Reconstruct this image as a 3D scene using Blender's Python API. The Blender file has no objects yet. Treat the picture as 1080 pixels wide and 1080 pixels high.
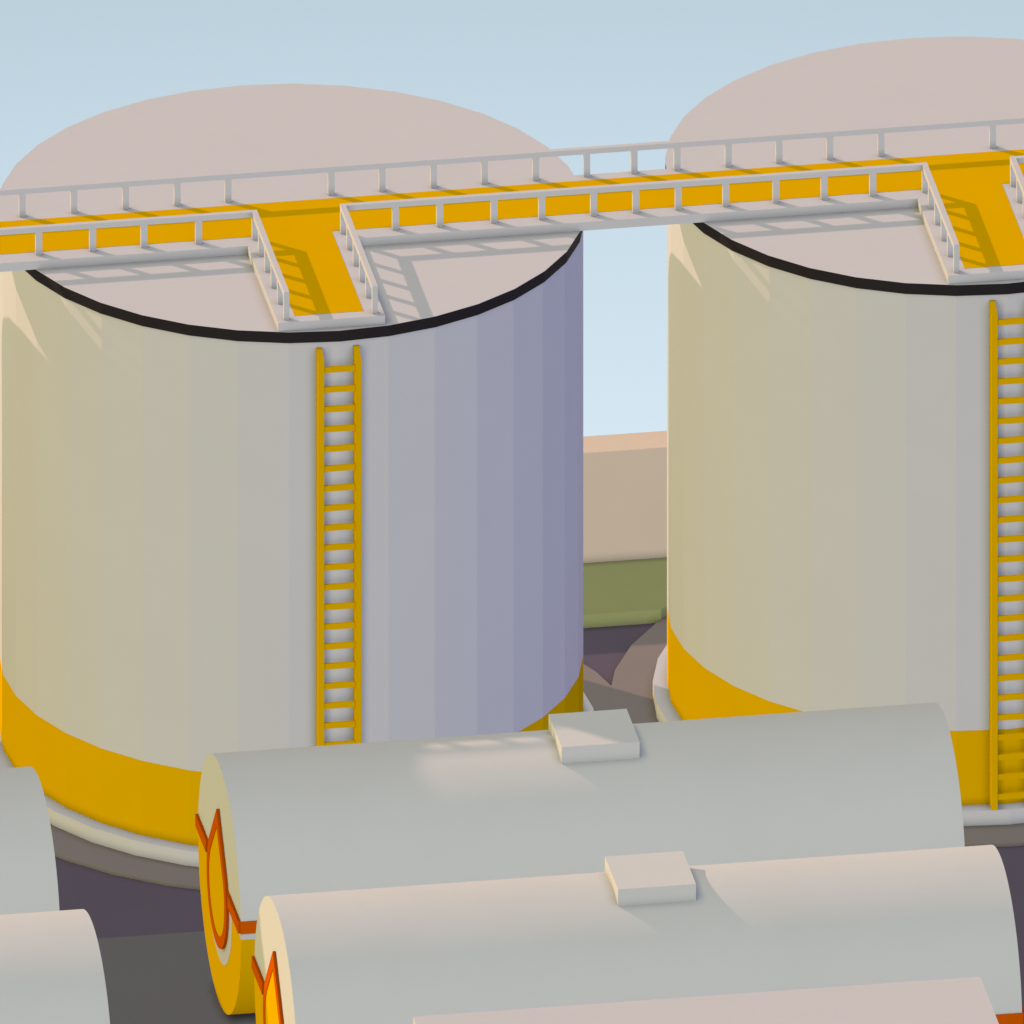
import bpy, bmesh, math, random
from mathutils import Vector, Matrix
random.seed(4)
S = bpy.context.scene
COL = S.collection
R = math.radians

# ------------------------------------------------------------------ materials
def mat(name, col, rough=0.6, var=0.03, scale=0.6, bump=0.0, bscale=40.0, metal=0.0, spec=0.3, streak=None):
    m = bpy.data.materials.new(name); m.use_nodes = True
    nt = m.node_tree; nt.nodes.clear()
    out = nt.nodes.new('ShaderNodeOutputMaterial')
    b = nt.nodes.new('ShaderNodeBsdfPrincipled')
    nt.links.new(b.outputs[0], out.inputs[0])
    b.inputs['Roughness'].default_value = rough
    b.inputs['Metallic'].default_value = metal
    b.inputs['Specular IOR Level'].default_value = spec
    tc = nt.nodes.new('ShaderNodeTexCoord')
    mp = nt.nodes.new('ShaderNodeMapping')
    nt.links.new(tc.outputs['Object'], mp.inputs[0])
    if streak: mp.inputs['Scale'].default_value = streak
    n = nt.nodes.new('ShaderNodeTexNoise'); n.inputs['Scale'].default_value = scale
    n.inputs['Detail'].default_value = 6; n.inputs['Roughness'].default_value = 0.6
    nt.links.new(mp.outputs[0], n.inputs['Vector'])
    mr = nt.nodes.new('ShaderNodeMapRange')
    mr.inputs['From Min'].default_value = 0.25; mr.inputs['From Max'].default_value = 0.75
    mr.inputs['To Min'].default_value = 1 - var; mr.inputs['To Max'].default_value = 1 + var
    nt.links.new(n.outputs['Fac'], mr.inputs['Value'])
    sc = nt.nodes.new('ShaderNodeVectorMath'); sc.operation = 'SCALE'
    sc.inputs[0].default_value = col[:3]
    nt.links.new(mr.outputs[0], sc.inputs['Scale'])
    nt.links.new(sc.outputs[0], b.inputs['Base Color'])
    if bump:
        n2 = nt.nodes.new('ShaderNodeTexNoise'); n2.inputs['Scale'].default_value = bscale
        n2.inputs['Detail'].default_value = 3
        nt.links.new(tc.outputs['Object'], n2.inputs['Vector'])
        bp = nt.nodes.new('ShaderNodeBump'); bp.inputs['Strength'].default_value = bump
        bp.inputs['Distance'].default_value = 0.01
        nt.links.new(n2.outputs['Fac'], bp.inputs['Height'])
        nt.links.new(bp.outputs[0], b.inputs['Normal'])
    return m

M = dict(
    white  = mat('white_paint',  (.70,.69,.69), .62, .015, .5, .05, 60),
    tankpaint = mat('tank_paint', (.735,.745,.705), .62, .02, .5, .05, 60),
    yellow = mat('yellow_paint', (.84,.47,.0), .7, .02, .6, .04, 60, spec=.0),
    orange = mat('orange_paint', (.70,.115,.0), .7, .02, .8, spec=.0),
    black  = mat('black_seal',   (.022,.018,.020), .7, .05, 2, spec=.15),
    asphalt= mat('asphalt',      (.145,.12,.16), .9, .04, .35, .15, 30, spec=.1),
    pad    = mat('pad_concrete', (.295,.255,.23), .9, .035, .5, .1, 30, spec=.1),
    apron  = mat('apron_concrete',(.185,.175,.18), .9, .03, .4, .1, 30, spec=.1),
    wall   = mat('sand_render',  (.80,.655,.49), .85, .02, .5, .1, 30, spec=.1),
    green  = mat('mown_grass',   (.39,.42,.175), .9, .03, .8, .2, 30, spec=.05),
    glass  = mat('dark_glass',   (.05,.06,.07), .15, .02, 1),
)

# ------------------------------------------------------------------ helpers
def link(name, bm, m, parent=None, smooth=False, bevel=0.0):
    bmesh.ops.recalc_face_normals(bm, faces=bm.faces)
    me = bpy.data.meshes.new(name); bm.to_mesh(me); bm.free()
    for x in (m if isinstance(m, (list, tuple)) else [m]): me.materials.append(x)
    if smooth:
        for p in me.polygons:
            if len(p.vertices) <= 4: p.use_smooth = True
    o = bpy.data.objects.new(name, me); COL.objects.link(o)
    if bevel:
        md = o.modifiers.new('edge', 'BEVEL'); md.width = bevel; md.segments = 2
        md.limit_method = 'ANGLE'; md.angle_limit = R(40)
    if parent: o.parent = parent
    return o

def box(bm, x0, x1, y0, y1, z0, z1):
    v = [bm.verts.new((x, y, z)) for z in (z0, z1) for (x, y) in ((x0,y0),(x1,y0),(x1,y1),(x0,y1))]
    for f in ((3,2,1,0),(4,5,6,7),(0,1,5,4),(1,2,6,5),(2,3,7,6),(3,0,4,7)):
        bm.faces.new([v[i] for i in f])

def prism(bm, pts, z0, z1):
    a = [bm.verts.new((x, y, z0)) for x, y in pts]; b = [bm.verts.new((x, y, z1)) for x, y in pts]
    n = len(pts); bm.faces.new(a[::-1]); bm.faces.new(b)
    for i in range(n): bm.faces.new((a[i], a[(i+1)%n], b[(i+1)%n], b[i]))

def boxo(name, x0, x1, y0, y1, z0, z1, m, parent=None, bevel=0.0):
    bm = bmesh.new(); box(bm, x0, x1, y0, y1, z0, z1); return link(name, bm, m, parent, bevel=bevel)

def ring(r, n=36, cx=0, cy=0):
    return [(cx + r*math.cos(2*math.pi*i/n), cy + r*math.sin(2*math.pi*i/n)) for i in range(n)]

def tag(o, label=None, cat=None, group=None, kind=None):
    for k, v in (('label', label), ('category', cat), ('group', group), ('kind', kind)):
        if v: o[k] = v
    return o

def empty(name, loc, **kw):
    o = bpy.data.objects.new(name, None); COL.objects.link(o); o.location = loc
    o.empty_display_size = .3; tag(o, **kw); return o

def copy_thing(root, loc, label, group=None):
    c = root.copy(); COL.objects.link(c); c.location = loc; c['label'] = label
    if group: c['group'] = group
    for ch in list(root.children):
        d = ch.copy(); COL.objects.link(d); d.parent = c
        for g in list(ch.children):
            e = g.copy(); COL.objects.link(e); e.parent = d
    return c

PITCH = 14.28          # distance between the storage tanks along X

# ------------------------------------------------------------------ setting
bm = bmesh.new(); box(bm, -90, 90, -90, 13.5, -.5, 0)
tag(link('ground', bm, M['asphalt']), kind='structure')
bm = bmesh.new(); box(bm, -60, 9.0, -45, -8.73, -.02, .004)
tag(link('concrete_apron', bm, M['apron']), kind='structure')
for i, k in enumerate((0, 1, -1)):
    bm = bmesh.new(); prism(bm, ring(7.38, 36, k*PITCH, 0), -.01, .08 + .004*i)
    tag(link('concrete_pad', bm, M['pad']), kind='structure')

# raised grass strip in front of the wall, notched round the round pads
GY0, GY1 = 4.865, 7.41
front = [(-50, GY0)]
for k in (-1, 0, 1):
    cx = k*PITCH; rr = 7.385
    a0 = math.asin(GY0/rr)
    n = 24
    for i in range(n+1):
        a = math.pi - a0 - (math.pi - 2*a0)*i/n
        front.append((cx + rr*math.cos(a), rr*math.sin(a)))
front.append((50, GY0))
pts = front + [(50, GY1), (-50, GY1)]
bm = bmesh.new(); prism(bm, pts, 0, .31)
tag(link('grass_verge', bm, M['green']), kind='structure')

boxo('boundary_wall', -50, 50, GY1+.003, 8.23, 0, 2.87, M['wall'])
tag(bpy.data.objects['boundary_wall'], 'long sand coloured wall with flat top behind the storage tanks', 'wall')

# ------------------------------------------------------------------ storage tanks
RT = 6.16
Z_BASE, Z_YEL, Z_BAND, Z_TOP = .43, 2.165, 12.30, 12.565
tank = empty('storage_tank', (0,0,0), label='left white round storage tank with yellow foot band, its whole ladder in view',
             cat='storage tank', group='upright storage tanks under the walkway')
bm = bmesh.new(); prism(bm, ring(6.46), .084, Z_BASE); link('foundation_ring', bm, M['white'], tank)
bm = bmesh.new(); prism(bm, ring(RT), Z_BASE+.001, Z_YEL); link('base_band', bm, M['yellow'], tank)
bm = bmesh.new(); prism(bm, ring(RT), Z_YEL+.001, Z_BAND); link('shell', bm, M['white'], tank)
bm = bmesh.new(); prism(bm, ring(RT+.035), Z_BAND+.001, Z_TOP-.006); link('rim_band', bm, M['black'], tank)
bm = bmesh.new(); prism(bm, ring(RT+.045), Z_TOP-.0055, Z_TOP); link('roof', bm, M['white'], tank)
copy_thing(tank, (PITCH,0,0), 'right white round storage tank with yellow foot band, cut by the right picture edge')
copy_thing(tank, (-14.6,0,0), 'white round storage tank outside the picture, left of the other two')

# ------------------------------------------------------------------ ladders
LY0, LY1 = -6.44, -6.125
ladder = empty('ladder', (0,0,0), label='yellow upright ladder on the left storage tank, both of its side rails in view',
               cat='ladder', group='yellow ladders on the storage tanks')
for x0 in (-.497, .298):
    bm = bmesh.new()
    prof = [(LY0, Z_BASE+.002), (LY1, Z_BASE+.002), (LY1, 12.16), (LY1-.05, 12.16), (LY0, 11.94)]
    a = [bm.verts.new((x0, y, z)) for y, z in prof]; b = [bm.verts.new((x0+.126, y, z)) for y, z in prof]
    bm.faces.new(a); bm.faces.new(b[::-1])
    for i in range(5): bm.faces.new((a[i], a[(i+1)%5], b[(i+1)%5], b[i]))
    link('side_rail', bm, M['yellow'], ladder)
for i in range(25):
    z = 11.75 - .46*i
    boxo('rung', -.371, .298, -6.42, -6.36, z-.055, z+.075, M['yellow'], ladder)
copy_thing(ladder, (14.40,0,0), 'yellow upright ladder on the right storage tank, cut off by the picture edge')

# ------------------------------------------------------------------ walkway
W = empty('elevated_walkway', (0,0,Z_TOP), label='yellow decked walkway with low pale railings across the storage tank roofs', cat='walkway')
def wb(name, x0, x1, y0, y1, z0, z1, m, bevel=0):
    return boxo(name, x0, x1, y0, y1, z0-Z_TOP, z1-Z_TOP, m, W, bevel)
XL, XR = -24.0, 32.0
ZS = 12.765                    # top of the slab / kerbs
Y0, YD0, YD1, Y1 = -2.147, -1.713, -.10, .19
SOFF = [-14.33, 0.0, 14.33]
SX0, SX1, SY = -1.294, .995, -6.05    # stub outline
# slab with its branches, one piece
pts = [(XL, Y1), (XL, Y0)]
for s in SOFF:
    pts += [(s+SX0, Y0), (s+SX0, SY), (s+SX1, SY), (s+SX1, Y0)]
pts += [(XR, Y0), (XR, Y1)]
bm = bmesh.new(); prism(bm, pts, 0.002, ZS-Z_TOP); link('slab', bm, M['white'], W)
pts = [(XL, YD1), (XL, YD0)]
for s in SOFF:
    pts += [(s-.89, YD0), (s-.89, -5.755), (s+.582, -5.755), (s+.582, YD0)]
pts += [(XR, YD0), (XR, YD1)]
bm = bmesh.new(); prism(bm, pts, ZS-Z_TOP+.0005, ZS-Z_TOP+.006); link('deck_plate', bm, M['yellow'], W)
ZR0, ZR1 = 13.30, 13.42
T = .115
FY = .055   # far rail front
NY = -1.89  # near rail front
wb('rail', XL, XR, FY, FY+T, ZR0, ZR1, M['white'])
far_x = [-5.805,-4.70,-3.594,-2.489,-1.404,.803,1.892,2.994,4.081,5.178,6.268,7.282,8.201,9.296,10.38,11.467,12.562]
fx = sorted(far_x + [x-14.33 for x in far_x if x-14.33 < -6.3] + [14.95+1.09*i for i in range(6)])
for x in fx:
    if XL < x < XR: wb('rail_post', x, x+.135, FY+.001, FY+T-.001, ZS, ZR0, M['white'])
near_a = [1.85,2.80,3.96,4.98,6.09,6.99,7.90,8.917,9.99,11.02,12.06]
near_b = [-2.359,-3.526,-4.625,-5.777]
nx = near_a + near_b + [x-14.33 for x in near_a if x-14.33 < -7.0] + [x-14.33 for x in near_b] + [x+14.33 for x in near_a[:5]]
for x in nx: wb('rail_post', x, x+.135, NY+.001, NY+T-.001, ZS, ZR0, M['white'])
RL, RRt = -1.149, .742     # branch rails (left faces)
edges = [XL]
for s in SOFF: edges += [s+RL+T, s+RRt]
edges.append(XR)
for i in range(0, len(edges), 2):
    wb('rail', edges[i], edges[i+1], NY, NY+T, ZR0, ZR1, M['white'])
for s in SOFF:
    for x in (RL, RRt):
        wb('rail', s+x, s+x+T, -5.936, NY-.0005, ZR0, ZR1, M['white'])
        for k in range(6):
            y = -5.936 + k*.809
            wb('rail_post', s+x+.001, s+x+T-.001, y+.001, y+T-.001, ZS, ZR0, M['white'])

# ------------------------------------------------------------------ horizontal tanks
HR, HL, HZ = 2.76, 15.5, 2.78
O0, O1, W0 = .11, .385, -.03        # orange and white stripe heights above the axis
def arc_angles(za, zb, n):
    """angles on the -Y side from height za up to zb"""
    a, b = math.asin(max(-1, za/HR)), math.asin(min(1, zb/HR))
    return [a + (b-a)*i/n for i in range(n+1)]
def sym_profile(za, zb, n):
    """closed-through-top/bottom open profile points (y,z)"""
    an = arc_angles(za, zb, n)
    return [(-HR*math.cos(t), HR*math.sin(t)) for t in an]
def sheet(bm, prof, x0, x1):
    a = [bm.verts.new((x0, y, z)) for y, z in prof]; b = [bm.verts.new((x1, y, z)) for y, z in prof]
    for i in range(len(prof)-1): bm.faces.new((a[i], a[i+1], b[i+1], b[i]))
    return a, b
def smooth_solid(name, prof, x0, x1, m, parent):
    """solid of constant section (closed profile) with smooth curved side and flat ends"""
    bm = bmesh.new()
    a = [bm.verts.new((x0, y, z)) for y, z in prof]; b = [bm.verts.new((x1, y, z)) for y, z in prof]
    n = len(prof)
    side = [bm.faces.new((a[i], a[(i+1)%n], b[(i+1)%n], b[i])) for i in range(n)]
    bm.faces.new(a); bm.faces.new(b[::-1])
    bmesh.ops.recalc_face_normals(bm, faces=bm.faces)
    for f in side: f.smooth = True
    for e in bm.edges:
        fs = e.link_faces
        if len(fs) == 2 and fs[0].normal.angle(fs[1].normal, 0) > R(25): e.smooth = False
    me = bpy.data.meshes.new(name); bm.to_mesh(me); bm.free(); me.materials.append(m)
    o = bpy.data.objects.new(name, me); COL.objects.link(o); o.parent = parent
    return o
def upper(z0, r=HR, n=64):
    t0 = math.asin(z0/r)
    return [(-r*math.cos(t0 + (math.pi-2*t0)*i/n), r*math.sin(t0 + (math.pi-2*t0)*i/n)) for i in range(n+1)]
def lower(z0, r=HR, n=64):
    t0 = math.asin(z0/r)
    return [(r*math.cos(t0), r*math.sin(t0))] and [(-r*math.cos(t0 - (math.pi+2*t0)*i/n), r*math.sin(t0 - (math.pi+2*t0)*i/n)) for i in range(n+1)]
def belt(z0, z1, r, n=6):
    l = [(-math.sqrt(r*r-z*z), z) for z in [z0+(z1-z0)*i/n for i in range(n+1)]]
    return l + [(-y, z) for y, z in l[::-1]]
def drop(rad, zc, tip, n=48):
    """drop outline: circle with a pointed top"""
    k = rad/(tip-zc); b = math.acos(k)       # half angle of the removed top arc
    pts = [(0, tip)]
    for i in range(n+1):
        t = math.pi/2 + b + (2*math.pi-2*b)*i/n
        pts.append((rad*math.cos(t), zc + rad*math.sin(t)))
    return pts
def plate(name, pts, x0, x1, m, parent, hole=None):
    bm = bmesh.new()
    if not hole:
        a = [bm.verts.new((x0, y, z)) for y, z in pts]; b = [bm.verts.new((x1, y, z)) for y, z in pts]
        n = len(pts); bm.faces.new(a); bm.faces.new(b[::-1])
        for i in range(n): bm.faces.new((a[i], a[(i+1)%n], b[(i+1)%n], b[i]))
    else:
        n = len(pts)
        L = [[bm.verts.new((x, y, z)) for y, z in P] for P in (pts, hole) for x in (x0, x1)]
        o0, o1, h0, h1 = L
        for i in range(n):
            j = (i+1) % n
            bm.faces.new((o0[i], o0[j], h0[j], h0[i])); bm.faces.new((o1[j], o1[i], h1[i], h1[j]))
            bm.faces.new((o0[i], o0[j], o1[j], o1[i])); bm.faces.new((h0[j], h0[i], h1[i], h1[j]))
    return link(name, bm, m, parent)

ht = empty('horizontal_tank', (-3.60, -12.35, HZ), label='long pale horizontal tank with flame emblem end, directly in front of the left storage tank',
           cat='tank', group='long horizontal tanks lying in front')
smooth_solid('shell', upper(O1), 0, HL, M['tankpaint'], ht)
smooth_solid('orange_stripe', belt(O0, O1-.001, HR+.02), -.015, HL+.015, M['orange'], ht)
smooth_solid('white_stripe', belt(W0, O0-.001, HR), 0, HL, M['white'], ht)
smooth_solid('yellow_underside', lower(W0-.001), 0, HL, M['yellow'], ht)
zc, rd, tip = -.13, 1.25, 1.76
for sgn, xe in ((-1, 0), (1, HL)):
    def X(a): return xe + sgn*a
    n = 64
    disc = [(1.60*math.cos(2*math.pi*i/n), zc+1.60*math.sin(2*math.pi*i/n)) for i in range(n)]
    # pale disc behind the flame, below the stripe only
    low = [p for p in disc if p[1] <= O0-.002]
    t0 = math.asin((O0-.002-zc)/1.6); low = [(1.6*math.cos(t0-(math.pi+2*t0)*i/40), zc+1.6*math.sin(t0-(math.pi+2*t0)*i/40)) for i in range(41)]
    plate('emblem_disc', low, X(.001), X(.006), M['white'], ht)
    plate('flame_fill', drop(rd-.26, zc, tip-.42), X(.007), X(.058), M['yellow'], ht)
    plate('flame_outline', drop(rd, zc, tip), X(.007), X(.07), M['orange'], ht, hole=drop(rd-.26, zc, tip-.42))
    # raised orange stripe on the end, either side of the flame
    for s in (-1, 1):
        ye = math.sqrt(HR*HR-O1*O1)-.001; yi = 1.38
        plate('end_stripe', [(s*yi, O0), (s*ye, O0), (s*ye, O1), (s*yi, O1)], X(.007), X(.065), M['orange'], ht)
# hatch box on the top
hx, hy = 4.41+3.60, 0
hb = .835
boxo('hatch', hx-hb, hx+hb, -hb, hb, 5.36-HZ, 5.80-HZ, M['tankpaint'], ht)

copy_thing(ht, (-3.60, -19.55, HZ), 'nearest long pale horizontal tank with flame emblem end, between its twin and the flat roof')
copy_thing(ht, (-3.60-3.86-HL, -12.35, HZ), 'upper of two pale horizontal tank ends poking in at the left edge')
copy_thing(ht, (-3.64-3.90-HL, -19.55, HZ), 'lower of two pale horizontal tank ends, in the bottom left corner')

# ------------------------------------------------------------------ flat roofed building in front
PX0, PX1, PY1, PZ = -1.24, 10.89, -22.97, 4.40
ph = empty('pump_house', ((PX0+PX1)/2, PY1-2.6, 0), label='low pale building at the bottom edge, only its flat sunlit roof showing', cat='building')
hw, hd = (PX1-PX0)/2, 2.6
boxo('wall', -hw+.02, hw-.02, -hd+.02, hd-.02, .002, PZ-.18, M['white'], ph)
boxo('roof', -hw, hw, -hd, hd, PZ-.18, PZ, M['white'], ph)
d = boxo('door', -3.5, -2.4, -hd-.01, -hd+.06, .01, 2.2, M['yellow'], ph)
boxo('handle', -2.6, -2.5, -hd-.05, -hd-.01, 1.0, 1.1, M['black'], d)
for x in (0, 3.0):
    f = boxo('window', x, x+1.6, -hd-.01, -hd+.06, 1.1, 2.2, M['white'], ph)
    boxo('pane', x+.08, x+1.52, -hd-.015, -hd-.01, 1.18, 2.12, M['glass'], f)

# ------------------------------------------------------------------ sky backdrop
PHI, ELE = R(9.5), R(25.0)
def sky_mesh():
    bm = bmesh.new(); rad = 75; n = 64; rows = 24
    g = []
    for j in range(rows+1):
        z = -60 + 78*j/rows
        row = []
        for i in range(n+1):
            a = PHI + R(-80 + 160*i/n)
            row.append(bm.verts.new((4 + rad*math.sin(a), -4 + rad*math.cos(a), z)))
        g.append(row)
    for j in range(rows):
        for i in range(n): bm.faces.new((g[j][i], g[j][i+1], g[j+1][i+1], g[j+1][i]))
    return bm
m = bpy.data.materials.new('sky_air'); m.use_nodes = True; nt = m.node_tree; nt.nodes.clear()
out = nt.nodes.new('ShaderNodeOutputMaterial'); em = nt.nodes.new('ShaderNodeEmission')
nt.links.new(em.outputs[0], out.inputs[0])
tc = nt.nodes.new('ShaderNodeTexCoord'); sp = nt.nodes.new('ShaderNodeSeparateXYZ'); nt.links.new(tc.outputs['Object'], sp.inputs[0])
mr = nt.nodes.new('ShaderNodeMapRange'); mr.inputs['From Min'].default_value = -26.5; mr.inputs['From Max'].default_value = -14.5
nt.links.new(sp.outputs['Z'], mr.inputs['Value'])
cr = nt.nodes.new('ShaderNodeValToRGB'); nt.links.new(mr.outputs[0], cr.inputs[0])
def lin(c): return tuple(((v/255)/12.92 if v/255 <= .04045 else ((v/255+.055)/1.055)**2.4) for v in c) + (1,)
cr.color_ramp.elements[0].color = lin((213,232,243)); cr.color_ramp.elements[1].color = lin((185,205,217))
e = cr.color_ramp.elements.new(.5); e.color = lin((200,220,233))
nt.links.new(cr.outputs[0], em.inputs[0]); em.inputs[1].default_value = 1.0
o = link('sky', sky_mesh(), m, smooth=True); o['kind'] = 'structure'

# ------------------------------------------------------------------ world and sun
SUN = Vector((-1.41, 1.355, 1.0)).normalized()     # towards the sun
w = bpy.data.worlds.new("World"); S.world = w; w.use_nodes = True
nt = w.node_tree; nt.nodes.clear()
out = nt.nodes.new('ShaderNodeOutputWorld')
sky = nt.nodes.new('ShaderNodeTexSky'); sky.sky_type = 'NISHITA'; sky.sun_disc = False
sky.sun_elevation = math.asin(SUN.z); sky.sun_rotation = math.atan2(SUN.x, SUN.y)
b1 = nt.nodes.new('ShaderNodeBackground'); b1.inputs[1].default_value = 0.05
nt.links.new(sky.outputs[0], b1.inputs[0])
tc = nt.nodes.new('ShaderNodeTexCoord')
def dot(v):
    d = nt.nodes.new('ShaderNodeVectorMath'); d.operation = 'DOT_PRODUCT'
    nt.links.new(tc.outputs['Generated'], d.inputs[0]); d.inputs[1].default_value = v; return d.outputs['Value']
def scaled(c, f):
    d = nt.nodes.new('ShaderNodeVectorMath'); d.operation = 'SCALE'; d.inputs[0].default_value = c
    nt.links.new(f, d.inputs['Scale']); return d.outputs[0]
def add(a, b):
    d = nt.nodes.new('ShaderNodeVectorMath'); d.operation = 'ADD'; 
    if isinstance(a, tuple): d.inputs[0].default_value = a
    else: nt.links.new(a, d.inputs[0])
    nt.links.new(b, d.inputs[1]); return d.outputs[0]
LEFT = (-math.cos(PHI), math.sin(PHI), 0); FRONT = (-math.sin(PHI), -math.cos(PHI), 0)
def lobe(c, v):
    m_ = nt.nodes.new('ShaderNodeMath'); m_.operation = 'MAXIMUM'; m_.inputs[1].default_value = 0
    nt.links.new(dot(v), m_.inputs[0]); return scaled(c, m_.outputs[0])
# added fill tint over the sky: warm left, blue right, pale overhead and camera side
colr = add(add(lobe((.562,.427,.030), LEFT), lobe((.0,.0,.295), (-LEFT[0], -LEFT[1], 0))),
           add(lobe((.608,.614,.582), FRONT), lobe((.30,.295,.25), (0,0,1))))
mx = nt.nodes.new('ShaderNodeVectorMath'); mx.operation = 'MAXIMUM'; nt.links.new(colr, mx.inputs[0]); mx.inputs[1].default_value = (0,0,0)
b2 = nt.nodes.new('ShaderNodeBackground'); b2.inputs[1].default_value = 1.0
nt.links.new(mx.outputs[0], b2.inputs[0])
ad = nt.nodes.new('ShaderNodeAddShader'); nt.links.new(b1.outputs[0], ad.inputs[0]); nt.links.new(b2.outputs[0], ad.inputs[1])
nt.links.new(ad.outputs[0], out.inputs[0])

sd = bpy.data.lights.new('sun', 'SUN'); sd.energy = 2.25; sd.angle = R(.9); sd.color = (.93, .605, .50)
so = bpy.data.objects.new('sun', sd); COL.objects.link(so)
so.rotation_euler = SUN.to_track_quat('Z', 'Y').to_euler(); so.location = (-40, 35, 40)

# ------------------------------------------------------------------ camera
right = Vector((math.cos(PHI), -math.sin(PHI), 0))
view = Vector((math.sin(PHI)*math.cos(ELE), math.cos(PHI)*math.cos(ELE), -math.sin(ELE)))
up = right.cross(view)
cd = bpy.data.cameras.new('camera'); cam = bpy.data.objects.new('camera', cd); COL.objects.link(cam)
cd.type = 'ORTHO'; cd.ortho_scale = 21.6; cd.clip_start = 1; cd.clip_end = 600
cam.location = right*4.656 + up*4.972 - view*75
cam.rotation_euler = Matrix((right, up, -view)).transposed().to_euler()
S.camera = cam

S.view_settings.view_transform = 'Standard'; S.view_settings.look = 'None'
S.view_settings.exposure = 0; S.view_settings.gamma = 1
S.render.engine = 'CYCLES'
# Cycles' fast global illumination: soft sky fill with short range occlusion
S.cycles.use_fast_gi = True; S.cycles.fast_gi_method = 'REPLACE'
S.cycles.ao_bounces_render = 1; S.cycles.ao_bounces = 1
w.light_settings.distance = .25; w.light_settings.ao_factor = 1.0
w.cycles.sampling_method = 'NONE'
S.render.resolution_x = S.render.resolution_y = 1024
